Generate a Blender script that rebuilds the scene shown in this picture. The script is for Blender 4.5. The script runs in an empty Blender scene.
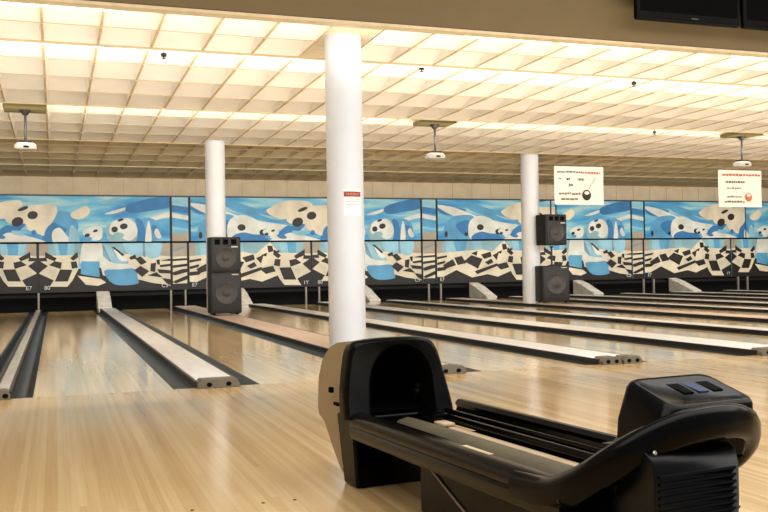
import bpy, bmesh, math, random
from mathutils import Vector, Matrix
random.seed(7)
S = bpy.context.scene
COL = S.collection
PI = math.pi

# ------------------------------------------------------------------ helpers
def lin(c):
    return tuple((v/255/12.92 if v/255 <= .04045 else ((v/255+.055)/1.055)**2.4) for v in c)

def mat(name, rgb, rough=.5, metal=0., spec=.5, var=.06, scale=8., bump=0., emit=0., coat=0., stretch=(1,1,1)):
    m = bpy.data.materials.new(name); m.use_nodes = True
    nt = m.node_tree; b = nt.nodes['Principled BSDF']
    tc = nt.nodes.new('ShaderNodeTexCoord'); mp = nt.nodes.new('ShaderNodeMapping')
    mp.inputs['Scale'].default_value = stretch
    nz = nt.nodes.new('ShaderNodeTexNoise'); nz.inputs['Scale'].default_value = scale; nz.inputs['Detail'].default_value = 3
    nt.links.new(tc.outputs['Object'], mp.inputs[0]); nt.links.new(mp.outputs[0], nz.inputs['Vector'])
    rp = nt.nodes.new('ShaderNodeValToRGB'); c = lin(rgb)
    rp.color_ramp.elements[0].position = .3; rp.color_ramp.elements[1].position = .7
    rp.color_ramp.elements[0].color = (*[max(0, v*(1-var*2)) for v in c], 1)
    rp.color_ramp.elements[1].color = (*[min(1, v*(1+var)) for v in c], 1)
    nt.links.new(nz.outputs['Fac'], rp.inputs[0]); nt.links.new(rp.outputs[0], b.inputs['Base Color'])
    b.inputs['Roughness'].default_value = rough; b.inputs['Metallic'].default_value = metal
    b.inputs['Specular IOR Level'].default_value = spec; b.inputs['Coat Weight'].default_value = coat
    if bump:
        bp = nt.nodes.new('ShaderNodeBump'); bp.inputs['Strength'].default_value = bump
        nt.links.new(nz.outputs['Fac'], bp.inputs['Height']); nt.links.new(bp.outputs[0], b.inputs['Normal'])
    if emit:
        nt.links.new(rp.outputs[0], b.inputs['Emission Color']); b.inputs['Emission Strength'].default_value = emit
    return m

def wood(name, board, dark, mid, light, rough, spec=.5, coat=0., blen=3.0, bump=.015):
    """narrow boards running along Y: each board its own tone, fine grain along it"""
    m = bpy.data.materials.new(name); m.use_nodes = True
    nt = m.node_tree; N = nt.nodes.new; L = nt.links.new; b = nt.nodes['Principled BSDF']
    g = N('ShaderNodeTexCoord'); sp = N('ShaderNodeSeparateXYZ'); L(g.outputs['Object'], sp.inputs[0])
    def math_(op, a, bb=None):
        n = N('ShaderNodeMath'); n.operation = op
        for i, v in enumerate((a, bb)):
            if v is None: continue
            if isinstance(v, (int, float)): n.inputs[i].default_value = v
            else: L(v, n.inputs[i])
        return n.outputs[0]
    ix = math_('FLOOR', math_('DIVIDE', sp.outputs['X'], board))
    w1 = N('ShaderNodeTexWhiteNoise'); w1.noise_dimensions = '1D'; L(ix, w1.inputs['W'])
    yo = math_('ADD', math_('DIVIDE', sp.outputs['Y'], blen), math_('MULTIPLY', w1.outputs['Value'], 7.))
    iy = math_('FLOOR', yo)
    cm = N('ShaderNodeCombineXYZ'); L(ix, cm.inputs[0]); L(iy, cm.inputs[1])
    w2 = N('ShaderNodeTexWhiteNoise'); w2.noise_dimensions = '2D'; L(cm.outputs[0], w2.inputs['Vector'])
    mp = N('ShaderNodeMapping'); mp.inputs['Scale'].default_value = (60, 1.2, 1); L(g.outputs['Object'], mp.inputs[0])
    nz = N('ShaderNodeTexNoise'); nz.inputs['Scale'].default_value = 1.; nz.inputs['Detail'].default_value = 4; L(mp.outputs[0], nz.inputs['Vector'])
    mp2 = N('ShaderNodeMapping'); mp2.inputs['Scale'].default_value = (5, .25, 1); L(g.outputs['Object'], mp2.inputs[0])
    nb = N('ShaderNodeTexNoise'); nb.inputs['Scale'].default_value = 1.; nb.inputs['Detail'].default_value = 2; L(mp2.outputs[0], nb.inputs['Vector'])
    f = math_('ADD', math_('MULTIPLY', w2.outputs['Value'], .24), math_('MULTIPLY', nz.outputs['Fac'], .30))
    f = math_('ADD', f, math_('MULTIPLY', nb.outputs['Fac'], .58))
    rp = N('ShaderNodeValToRGB'); e = rp.color_ramp.elements
    e[0].position = .22; e[0].color = (*lin(dark), 1); e[1].position = .85; e[1].color = (*lin(light), 1)
    k = e.new(.55); k.color = (*lin(mid), 1)
    L(f, rp.inputs[0]); L(rp.outputs[0], b.inputs['Base Color'])
    L(math_('ADD', math_('MULTIPLY', nb.outputs['Fac'], .08), rough-.04), b.inputs['Roughness'])
    b.inputs['Specular IOR Level'].default_value = spec; b.inputs['Coat Weight'].default_value = coat; b.inputs['Coat Roughness'].default_value = .08
    bp = N('ShaderNodeBump'); bp.inputs['Strength'].default_value = bump; bp.inputs['Distance'].default_value = .02
    L(nz.outputs['Fac'], bp.inputs['Height']); L(bp.outputs[0], b.inputs['Normal'])
    return m

def sky_paint(name):
    """painted sky of the mural: blue washes with slanting streaks of white cloud"""
    m = bpy.data.materials.new(name); m.use_nodes = True
    nt = m.node_tree; N = nt.nodes.new; L = nt.links.new; b = nt.nodes['Principled BSDF']
    tc = N('ShaderNodeTexCoord'); mp = N('ShaderNodeMapping')
    mp.inputs['Rotation'].default_value = (0, .35, 0); mp.inputs['Scale'].default_value = (.42, 1, 2.3)
    L(tc.outputs['Object'], mp.inputs[0])
    nz = N('ShaderNodeTexNoise'); nz.inputs['Scale'].default_value = 1.15; nz.inputs['Detail'].default_value = 4; nz.inputs['Distortion'].default_value = .5
    L(mp.outputs[0], nz.inputs['Vector'])
    rp = N('ShaderNodeValToRGB'); e = rp.color_ramp.elements
    e[0].position = .32; e[0].color = (*lin((38, 128, 190)), 1); e[1].position = .74; e[1].color = (*lin((214, 222, 212)), 1)
    for p, c in ((.44, (72, 160, 208)), (.54, (118, 190, 216)), (.62, (166, 208, 216))):
        k = e.new(p); k.color = (*lin(c), 1)
    L(nz.outputs['Fac'], rp.inputs[0]); L(rp.outputs[0], b.inputs['Base Color'])
    b.inputs['Roughness'].default_value = .55
    return m

class MB:
    def __init__(self): self.v = []; self.f = []; self.mi = []
    def add(self, vs, fs, m=0):
        o = len(self.v); self.v += [tuple(p) for p in vs]
        self.f += [tuple(i+o for i in f) for f in fs]; self.mi += [m]*len(fs)
    def box(self, x0, x1, y0, y1, z0, z1, m=0):
        vs = [(x, y, z) for z in (z0, z1) for y in (y0, y1) for x in (x0, x1)]
        self.add(vs, [(0,2,3,1),(4,5,7,6),(0,1,5,4),(2,6,7,3),(0,4,6,2),(1,3,7,5)], m)
    def rbox(self, x0, x1, y0, y1, z0, z1, r=.01, seg=3, m=0):
        """box with every edge rounded"""
        bm = bmesh.new(); bmesh.ops.create_cube(bm, size=1)
        for v in bm.verts: v.co = Vector((x0+(v.co.x+.5)*(x1-x0), y0+(v.co.y+.5)*(y1-y0), z0+(v.co.z+.5)*(z1-z0)))
        bmesh.ops.bevel(bm, geom=bm.edges[:], offset=r, segments=seg, profile=.5, affect='EDGES')
        bm.verts.index_update(); self.add([v.co for v in bm.verts], [[v.index for v in f.verts] for f in bm.faces], m); bm.free()
    def rings(self, rings, closed=True, cap0=False, cap1=False, m=0):
        n = len(rings[0]); o = [p for r in rings for p in r]; fs = []
        for i in range(len(rings)-1):
            for j in range(n if closed else n-1):
                a = i*n+j; b2 = i*n+(j+1) % n; fs.append((a, b2, b2+n, a+n))
        if cap0: fs.append(tuple(range(n-1, -1, -1)))
        if cap1: fs.append(tuple((len(rings)-1)*n+j for j in range(n)))
        self.add(o, fs, m)
    def tube(self, pts, r, n=10, m=0, sz=1.):
        pts = [Vector(p) for p in pts]; rings = []
        for i, p in enumerate(pts):
            d = (pts[min(i+1, len(pts)-1)]-pts[max(i-1, 0)]).normalized()
            up = Vector((0, 0, 1)) if abs(d.z) < .95 else Vector((0, 1, 0))
            a = d.cross(up).normalized(); bb = a.cross(d).normalized()
            rr = r[i] if isinstance(r, (list, tuple)) else r
            rings.append([p+a*math.cos(t)*rr+bb*math.sin(t)*rr*sz for t in [2*PI*k/n for k in range(n)]])
        self.rings(rings, True, True, True, m)
    def lathe(self, prof, cx, cy, n=40, m=0):
        self.rings([[(cx+r*math.cos(2*PI*k/n), cy+r*math.sin(2*PI*k/n), z) for k in range(n)] for r, z in prof], True, True, True, m)
    def build(self, name, mats, parent=None, smooth=None):
        me = bpy.data.meshes.new(name); me.from_pydata(self.v, [], self.f)
        for m_ in (mats if isinstance(mats, (list, tuple)) else [mats]): me.materials.append(m_)
        me.polygons.foreach_set('material_index', self.mi)
        bm = bmesh.new(); bm.from_mesh(me); bmesh.ops.recalc_face_normals(bm, faces=bm.faces[:]); bm.to_mesh(me); bm.free()
        if smooth is not None:
            me.polygons.foreach_set('use_smooth', [True]*len(me.polygons)); me.set_sharp_from_angle(angle=math.radians(smooth))
        o = bpy.data.objects.new(name, me); COL.objects.link(o)
        if parent: o.parent = parent
        return o

def tag(o, label, cat, group=None):
    o['label'] = label; o['category'] = cat
    if group: o['group'] = group
    return o
def empty(name, loc=(0, 0, 0), rz=0.):
    o = bpy.data.objects.new(name, None); o.location = loc; o.rotation_euler = (0, 0, rz); o.empty_display_size = .1; COL.objects.link(o); return o
def struct(o): o['kind'] = 'structure'; return o
def copy_tree(o, parent=None):
    c = o.copy(); COL.objects.link(c)
    if parent: c.parent = parent
    for ch in list(o.children): copy_tree(ch, c)
    return c
def smooth_closed(pts, k=4):
    n = len(pts); out = []
    for i in range(n):
        p0, p1, p2, p3 = pts[i-1], pts[i], pts[(i+1) % n], pts[(i+2) % n]
        for j in range(k):
            t = j/k
            out.append(tuple(.5*(2*p1[a]+(p2[a]-p0[a])*t+(2*p0[a]-5*p1[a]+4*p2[a]-p3[a])*t*t+(3*p1[a]-p0[a]-3*p2[a]+p3[a])*t**3) for a in range(len(p1))))
    return out
def smooth_open(pts, k=5):
    n = len(pts); out = []
    for i in range(n-1):
        p0, p1, p2, p3 = pts[max(i-1, 0)], pts[i], pts[i+1], pts[min(i+2, n-1)]
        for j in range(k):
            t = j/k
            out.append(tuple(.5*(2*p1[a]+(p2[a]-p0[a])*t+(2*p0[a]-5*p1[a]+4*p2[a]-p3[a])*t*t+(3*p1[a]-p0[a]-3*p2[a]+p3[a])*t**3) for a in range(len(p1))))
    out.append(tuple(pts[-1])); return out

# ------------------------------------------------------------------ materials
M = {}
M['approach'] = wood('approach maple boards', .028, (172, 134, 84), (208, 172, 118), (230, 202, 154), .17, .5, .25, 9.)
M['lane'] = wood('lane maple boards', .0265, (192, 154, 100), (222, 190, 138), (240, 216, 170), .11, .5, .16, 9., 0.)
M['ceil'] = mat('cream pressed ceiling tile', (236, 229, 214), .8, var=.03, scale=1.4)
M['ceil_shade'] = mat('cream ceiling tile tinted with shade', (206, 188, 150), .85, var=.05, scale=1.4)  # shade of the dim far bands painted into the tile colour
M['grid'] = mat('ceiling grid bar', (196, 172, 128), .6)
M['soffit'] = mat('plain cream soffit board', (206, 188, 156), .8)
M['bulkhead'] = mat('taupe painted bulkhead', (106, 88, 56), .75, var=.03, scale=2)
M['trim'] = mat('pale trim strip', (206, 186, 148), .5)
M['wall'] = mat('beige wall covering', (214, 196, 166), .8, var=.05, scale=3)
M['tube'] = mat('fluorescent diffuser', (255, 242, 214), .4, emit=2.6, var=.01)
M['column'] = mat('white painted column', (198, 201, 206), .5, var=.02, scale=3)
M['column_far'] = mat('white column paint lightened for light', (228, 231, 236), .5, var=.02, scale=3)  # same white paint, lightened to stand in for light on the far columns
M['gutter'] = mat('dark grey gutter', (40, 44, 49), .3, var=.25, scale=4, stretch=(6, .5, 1), spec=.5)
M['cap_white'] = mat('pale grey capping', (234, 230, 226), .4, var=.05, scale=3, stretch=(4, .5, 1))
M['cap_pink'] = mat('pinkish beige capping', (222, 196, 178), .4, var=.06, scale=3, stretch=(4, .5, 1))
M['cap_steel'] = mat('worn steel capping', (206, 203, 200), .4, metal=.3, var=.1, scale=4, stretch=(4, .6, 1))
M['cap_edge'] = mat('black capping edge', (30, 29, 28), .4)
M['nose'] = mat('grey brown end cap', (92, 84, 70), .4, var=.1)
M['hole'] = mat('black recess', (3, 3, 3), .8, spec=.1)
M['pit'] = mat('black pit interior', (10, 9, 9), .85)
M['ramp'] = mat('pale divider ramp', (236, 228, 214), .5, var=.1, scale=6)
M['post'] = mat('grey steel post', (140, 132, 122), .45, metal=.2)
M['black_pl'] = mat('glossy black plastic', (3, 3, 4), .20, spec=.12, var=.1, scale=14)
M['dark_pl'] = mat('charcoal plastic', (38, 41, 44), .38, spec=.2, var=.12, scale=20)
M['rail'] = mat('dark brown black rail', (14, 11, 9), .24, spec=.18, var=.15, scale=10)
M['beige_pl'] = mat('bronze beige plastic', (158, 140, 108), .45, var=.04, scale=5)
M['bed'] = mat('olive grey ball bed', (98, 90, 70), .6, var=.1, scale=9)
M['pale'] = mat('pale wood strip', (222, 196, 160), .4)
M['navy'] = mat('navy black vent plastic', (7, 8, 14), .28, spec=.18, var=.1)
M['chrome'] = mat('bright steel', (190, 190, 188), .2, metal=.9)
M['blue_btn'] = mat('dark blue button', (36, 58, 104), .3)
M['spk'] = mat('black speaker cabinet', (20, 19, 20), .6, var=.15, scale=25)
M['grille'] = mat('dark speaker grille', (28, 27, 28), .55, var=.2, scale=60)
M['cone'] = mat('grey speaker cone', (58, 56, 54), .5, var=.15, scale=12)
M['tv'] = mat('black television casing', (3, 3, 3), .4, spec=.08)
M['screen'] = mat('dark television screen', (2, 2, 2), .5, spec=.04)
M['olive'] = mat('olive mounting board', (92, 80, 40), .7, var=.1)
M['projw'] = mat('pale projector casing', (190, 184, 176), .4)
M['dark'] = mat('dark metal', (38, 34, 32), .4, metal=.3)
M['paper'] = mat('cream banner paper', (250, 238, 226), .7, var=.02)
M['ink'] = mat('grey ink', (130, 120, 114), .8)
M['ink2'] = mat('orange red ink', (206, 120, 84), .8)
M['inkb'] = mat('black ink', (48, 42, 40), .8)
M['red'] = mat('dark red sticker band', (128, 52, 50), .5)
M['sky'] = sky_paint('painted blue sky')
def flat(n, c): M[n] = mat('mural '+n, c, .55, var=.13 if max(c) > 80 else .05, scale=1.6)
for n, c in dict(deep=(42, 122, 182), mid=(84, 160, 206), lite=(150, 200, 218), white=(226, 228, 218), cream=(232, 220, 194), brown=(26, 15, 11),
                 teal=(142, 182, 192), tan=(172, 160, 140), base=(20, 12, 10), fig=(92, 164, 204), shade=(120, 152, 176)).items(): flat(n, c)

# ------------------------------------------------------------------ main dimensions
FOUL, END = 7.65, 24.5             # foul line, end of the lanes
P = 3.82                           # one lane pair
CZ = 3.6                           # ceiling height
XL, XR = -4.2, 25.6
MY = 26.5                          # face of the mural

# ------------------------------------------------------------------ floor and shell
m = MB(); m.box(XL, XR, -2.5, FOUL, -.12, 0); fl = struct(m.build('floor', M['approach']))
for x in (.503, .789, .921):
    d = MB(); d.lathe([(.008, 0.0), (.008, .0012)], x, 3.754, 14); d.build('approach_dot', M['hole'], fl)
m = MB(); m.box(XL, XR, FOUL, 28, -.22, -.12); struct(m.build('floor', M['pit']))
m = MB(); m.box(XL, XR, 26.95, 27.1, .48, 3.9)
for k in range(45): m.box(XL+.67*k, XL+.67*k+.012, 26.94, 26.95, 3.0, 3.6, 1)
struct(m.build('wall_back', [M['wall'], M['grid']]))
m = MB(); m.box(XL, XR, 27.6, 27.7, -.12, .48); struct(m.build('wall_pit', M['pit']))
m = MB(); m.box(XL-.1, XL, -2.5, 28, -.2, 5.2); struct(m.build('wall_left', M['wall']))
m = MB(); m.box(XR, XR+.1, -2.5, 28, -.2, 5.2); struct(m.build('wall_right', M['wall']))
# bulkhead above the foul line with a pale edge
m = MB(); m.box(XL, XR, 9.50, 9.60, CZ+.012, 5.2); struct(m.build('wall_front', M['bulkhead']))
m = MB(); m.box(XL, XR, 9.485, 9.63, CZ-.02, CZ+.012); struct(m.build('trim_1', M['trim']))

# ceiling: rows of coffered tiles, stepping down slightly at each lip
tw = .60; x00 = -.10-tw*7
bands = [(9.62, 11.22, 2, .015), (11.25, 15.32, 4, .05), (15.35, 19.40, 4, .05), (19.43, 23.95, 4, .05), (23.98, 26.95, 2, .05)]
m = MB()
ncol = int((XR-x00)/tw)+1
for y0, y1, rows, lift in bands:
    rl = (y1-y0)/rows
    for r in range(rows):
        a0, a1 = y0+r*rl, y0+(r+1)*rl
        z = lambda y: CZ+lift*(1-(y-y0)/(y1-y0))
        for c in range(ncol):
            b0 = x00+c*tw; b1 = b0+tw
            if abs((b0+b1)/2-3.14) < .45 and y0 < 9.7 and r >= 0:      # plain boards round the big column
                m.add([(b0, a0, z(a0)), (b1, a0, z(a0)), (b1, a1, z(a1)), (b0, a1, z(a1))], [(0, 1, 2, 3)], 2); continue
            g = .014; i0, i1 = b0+g, b1-g; dz = .10; ym = a0+rl*.44
            e0, e1 = b0+.07, b1-.07
            o = [(i0, a0, z(a0)), (i1, a0, z(a0)), (i1, a1, z(a1)), (i0, a1, z(a1))]
            q = [(e0, ym-.05, z(ym)+dz), (e1, ym-.05, z(ym)+dz), (e1+.03, ym+.05, z(ym)+dz*.97), (e0-.03, ym+.05, z(ym)+dz*.97)]
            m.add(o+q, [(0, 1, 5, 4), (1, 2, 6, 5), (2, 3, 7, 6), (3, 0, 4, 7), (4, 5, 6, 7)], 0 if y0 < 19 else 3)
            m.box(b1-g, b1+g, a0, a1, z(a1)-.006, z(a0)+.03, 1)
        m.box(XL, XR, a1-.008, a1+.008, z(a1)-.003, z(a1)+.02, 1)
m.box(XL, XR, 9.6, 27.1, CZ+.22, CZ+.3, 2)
struct(m.build('ceiling', [M['ceil'], M['grid'], M['soffit'], M['ceil_shade']]))
for i, y in enumerate((11.235, 15.335, 19.415, 23.965)):
    m = MB(); m.box(XL, XR, y-.016, y+.012, CZ-.022, CZ+.06); struct(m.build('trim_%d' % (i+2), M['trim' if i < 2 else 'grid']))

# fluorescent strips behind the lips
prng = random.Random(3)
def strips(y, n0, n1, step, z, ordinal, pre):
    first = None
    for k in range(n0, n1):
        if (k*7+ordinal) % 5 == 3: continue
        x = x00+k*step
        if abs(x+.55-3.14) < .85 and y < 10: continue
        if first is None:
            e = empty('ceiling_strip_light', (x, y, z))
            b = MB(); b.rbox(0, 1.12, -.03, .03, .0, .03, .006, 2); b.build('diffuser', M['tube'], e)
            c = MB(); c.box(-.012, 1.132, -.034, .034, .028, .042); c.build('housing', M['trim'], e); first = e
        else:
            e = copy_tree(first); e.location = (x, y, z)
        tag(e, pre, 'light', pre)
strips(9.665, 1, 24, 1.25, CZ-.025, 0, 'white fluorescent strip light along the lower edge of the brown bulkhead')
strips(11.30, 1, 24, 1.25, CZ-.015, 1, 'white fluorescent strip light behind the first ceiling step beyond the big column')
strips(15.40, 1, 24, 1.25, CZ-.005, 2, 'white fluorescent strip light behind the middle ceiling step by the projectors')

# ------------------------------------------------------------------ lanes and dividers
ordn = ['first', 'second', 'third', 'fourth', 'fifth', 'sixth', 'seventh', 'eighth', 'ninth', 'tenth', 'eleventh', 'twelfth', 'thirteenth', 'fourteenth']
lanes = [(-1.68, -.62)]
for k in range(6): lanes += [(-.17+P*k, .89+P*k), (1.60+P*k, 2.68+P*k)]
for i, (a, b) in enumerate(lanes):
    e = empty('bowling_lane', ((a+b)/2, FOUL, 0))
    w = (b-a)/2
    q = MB(); q.box(-w, w, 0, END-FOUL, -.115, 0); q.build('lane_bed', M['lane'], e)
    q = MB(); q.box(-w, w, END-FOUL, END-FOUL+.05, -.115, -.005); q.build('tail_plank', M['cap_edge'], e)
    where = {0: 'cut by the left picture edge, left of the narrow steel divider', 1: 'between the narrow steel divider and the white capped divider at left',
             2: 'right of the white capped divider, left of the speaker stack'}.get(i, 'counting from the left picture edge')
    tag(e, 'glossy maple bowling lane, %s' % ((ordn[i]+' '+where) if i > 2 else where), 'bowling lane', 'bowling lanes')

def divider(x0, x1, capw, capm, noses, label, two=False, ch=.055, run=.12):
    xc = (x0+x1)/2; w = (x1-x0)/2
    e = empty('lane_divider', (xc, FOUL, 0)); L = END-FOUL
    for s in (-1, 1):
        g = MB(); a = w; b = capw/2
        # round-bottomed gutter from the lane edge down and up to the capping
        prof = [(a, -.004), (a-.012, -.02), (a-.03, -.05)]
        n = 6
        for j in range(1, n): 
            t = j/n; prof.append((a-.03-(a-b-.05)*t, -.05-.045*math.sin(PI*t)))
        prof += [(b+.015, -.05), (b+.004, -.01), (b, ch-.012)]
        g.rings([[(s*px, y, pz) for px, pz in prof] for y in (0, L)], False)
        g.rings([[(s*px, 0, pz) for px, pz in prof], [(s*px, 0, -.118) for px, pz in prof]], False)
        g.build('gutter', M['gutter'], e, 40)
        ed = MB(); ed.box(min(s*(b-.02), s*(b+.004)), max(s*(b-.02), s*(b+.004)), -run+.02, L, -.02 if run < 0 else .001, ch-.004); ed.build('edge_strip', M['cap_edge'], e)
    c = MB(); b = capw/2-.016
    c.rings([[(-b, y, .002), (-b, y, ch-.008), (-b+.02, y, ch), (b-.02, y, ch), (b, y, ch-.008), (b, y, .002)] for y in (-run+.02, L)], False, )
    c.build('capping', capm, e)
    for n0, n1 in noses:
        q = MB(); 
        fr = [(n0, .002), (n1, .002), (n1+.0, ch*.62), (n1-.03, ch+.014), (n0+.03, ch+.014), (n0, ch*.62)]
        q.rings([[(px, -run-.06, pz) for px, pz in fr], [(px, -run+.12, pz) for px, pz in fr]], True, True, True)
        no = q.build('end_cap', M['nose'], e)
        for f in (.27, .73):
            h = MB(); hx = n0+(n1-n0)*f
            h.rings([[(hx+.022*math.cos(t), -run-.061+d, ch*.55+.018*math.sin(t)) for t in [2*PI*j/14 for j in range(14)]] for d in (-.002, .004)], True, True, True)
            h.build('screw_recess', M['hole'], no)
    tag(e, label, 'lane divider', 'lane dividers')
    return e
divider(-.62, -.17, .13, M['cap_steel'], [(-.065, .065)], 'narrow steel capped lane divider with dark gutters at the left picture edge', run=.0)
for k in range(6):
    o = P*k
    lab = ['wide pale grey capped lane divider with a two hole end cap, left foreground', 'lane divider whose end cap shows two dark blocks, right of the ball return'][k] if k < 2 else 'pale capped lane divider, right of the %s lane from the left' % ordn[1+2*k]
    divider(.89+o, 1.60+o, .36 if k != 1 else .44, M['cap_white'], [(-.17, .17)] if k != 1 else [(-.21, -.01), (.02, .22)], lab, run=.02)
    lab = ['wide pinkish capped lane divider carrying the white column and black speaker stack at left', 'lane divider with a wide beige cap ending at the right picture edge'][k] if k < 2 else 'wide beige capped lane divider, right of the %s lane from the left' % ordn[2+2*k]
    divider(2.68+o, 3.65+o, .56, M['cap_pink'] if k in (0, 2) else M['cap_white'], [(-.275, -.005), (.005, .275)], lab, run=.02)

# sloped ramps and posts at the pit end
for k in range(6):
    x = 1.22+3.70*k
    q = MB(); w = .17; q.box(-w+.02, w-.02, .0, 1.2, -.119, .01)
    q.rings([[(-w, 0, z0), (w, 0, z0), (w, 0, z1), (w-.03, 0, z1+.015), (-w+.03, 0, z1+.015), (-w, 0, z1)] if False else [(-w, y, zb), (w, y, zb), (w, y, zt), (w-.03, y, zt+.02), (-w+.03, y, zt+.02), (-w, y, zt)]
             for y, zb, zt, z0, z1 in ((0, .0, .04, 0, 0), (.35, .0, .16, 0, 0), (.8, .0, .32, 0, 0), (1.25, .0, .43, 0, 0))], True, True, True)
    r = q.build('divider_ramp', M['ramp'], None, 40); r.location = (x, 25.15, 0)
    tag(r, ['short white sloped ramp at the pit end of the white capped divider', 'sloped pale ramp just right of the left speaker stack', 'sloped pale ramp mostly behind the big white column',
            'sloped pale ramp left of the right white column', 'sloped pale ramp just right of the right speakers', 'sloped pale ramp at the pit, rightmost'][k], 'ramp', 'sloped ramps at the pit')
for k in range(-1, 6):
    for j, dx in enumerate((-.22, .16)) if k >= 0 else ((0, 0),):
        x = (3.12+3.70*k+dx) if k >= 0 else -.40
        q = MB(); q.rbox(-.025, .025, -.03, .03, -.1, .46, .006, 2); q.box(-.05, .05, -.05, .05, -.118, -.1)
        r = q.build('division_post', M['post']); r.location = (x, 25.2, 0)
        side = ['left', 'right'][j]
        tag(r, ('thin grey post at the pit end of the narrow steel divider at far left' if k < 0 else '%s thin grey post at the pit, %s pair of posts from the left' % (side, ordn[k])), 'post', 'thin posts at the pit')

# ------------------------------------------------------------------ mural
# one repeat: left part A and right part B, drawn as flat painted shapes (u along the wall, w up) in sketch units
AX = lambda x: -.43+(x-38)*3.73/141
BX = lambda x: 3.30+(x-179)*3.82/129
def ZA(x, y, B=False):
    top, mid, bot = (195+.007*(x), 243.6-.005*x, 291.5-.026*(x))
    return 1.78+(mid-y)/(mid-top)*1.27 if y < mid else 1.78-(y-mid)/(bot-mid)*1.33
def el(cx, cy, rx, ry, rot=0, n=18):
    r = math.radians(rot)
    return [(cx+rx*math.cos(t)*math.cos(r)-ry*math.sin(t)*math.sin(r), cy+rx*math.cos(t)*math.sin(r)+ry*math.sin(t)*math.cos(r)) for t in [2*PI*i/n for i in range(n)]]
def bl(*p): return smooth_closed(list(p), 4)
def mir(poly, c=38): return [(2*c-x, y) for x, y in poly][::-1]
BIG = [('deep', bl((27,224),(20,232),(8,238),(0,234),(8,226),(14,226))), ('mid', bl((52,214),(64,211),(75,218),(77,230),(68,237),(57,230))),
       ('deep', bl((52,223),(60,226),(66,231),(54,243),(42,243),(46,231))),
       ('cream', bl((0,204),(10,201),(23,201),(22,212),(8,219),(-4,217),(-12,210))),
       ('cream', bl((19,212),(29,206),(43,204.5),(55,205),(57,212),(52,223),(46,229),(44,236),(38,234),(29,230),(26,224),(13,224),(8,220),(12,216))),
       ('brown', el(19.3,222.2,5.7,4.6,-25)), ('brown', el(33.6,215.4,5,4.1,-15)), ('brown', el(24.6,208.9,5.4,1.8,-22)),
       ('white', bl((-6,239),(4,236),(12,233),(26,236),(40,240),(43,244),(-6,244))), ('white', bl((58,228),(63,232),(70,244.5),(54,244.5),(52,233))),
       ('deep', el(34.5,233,2.4,2.6)), ('lite', bl((70,226),(76,231),(78,244),(68,244))), ('deep', el(3,237,5,2.2,15)), ('lite', bl((14,231),(22,232),(26,236),(16,235)))]
SM = lambda ox, oy, s: [('white', bl(*[(ox+s*a, oy+s*b) for a, b in ((-11,0),(-3,-4.2),(7.5,-4.6),(8.5,5),(4,9),(-3,8.5),(-8,5))])),
       ('brown', el(ox-6.3*s, oy+3.6*s, 2.6*s, 1.9*s, -15)), ('brown', el(ox+1.8*s, oy-.9*s, 2.5*s, 1.4*s, -15)), ('mid', el(ox-5*s, oy+7*s, 3.5*s, 1.8*s))]
CHK_C = [('cream', [(37.8,256),(78,255),(77,268),(71,279),(66,285),(49,285),(53,279),(37.8,272)])]
CHK_D = [('base', [(38,259.5),(47.5,265.5),(38,273)]), ('base', [(48.5,264.6),(54,260.8),(61,262.2),(59.8,268.3)]), ('base', [(59.3,268.6),(71,269),(66.5,280),(54,280)]),
       ('base', [(69.5,261.5),(75,261),(76.5,267),(70.5,268)]), ('base', [(45,252),(56,258.2),(54,261),(45,257.5)]), ('base', [(38,258),(46,257.5),(47,261),(40,261)]), ('base', [(69,258),(76,252),(77,257),(72,260.5)])]
CHK = [('base', [(-20,268),(106,268),(106,292),(-20,292)])]+CHK_C+[(c, mir(p)) for c, p in CHK_C]+CHK_D+[(c, mir(p)) for c, p in CHK_D]
A_TOP = BIG+[('cream', bl((70,214),(78,209),(85,206),(89,212),(82,219),(73,219))), ('white', bl((103,214),(118,209),(130,206),(122,211),(112,214))),
       ('lite', bl((100,204),(110,199),(120,196),(113,202))), ('deep', bl((126,205),(150,198),(172,196),(172,206),(148,211),(128,213))),
       ('white', bl((143,220),(160,214.5),(172,212),(172,216.5),(160,219),(150,222)))]+SM(92.2,232.3,1.)+[
       ('mid', el(146,231,14,13)), ('deep', bl((134,220),(142,223),(144,243),(135,243))), ('teal', bl((106,226),(130,218),(136,232),(132,243),(108,243))),
       ('white', bl((110,223),(119,219.5),(128,219),(135.5,227.5),(134.5,237),(127,241.5),(117.5,237),(108,234))),
       ('brown', el(113,230,3.3,3,-20)), ('brown', el(122.2,226.8,4,3,-12)), ('brown', el(119,220.4,3.2,1.2,-18)), ('teal', el(117,236,5.5,3)),
       ('white', bl((147,221),(150,232),(149.5,243.5),(143.5,243.5))), ('deep', bl((150,227),(155,226),(158,236),(153,236))), ('white', bl((156,229),(160.5,238),(156,239),(153,233)))]
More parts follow.
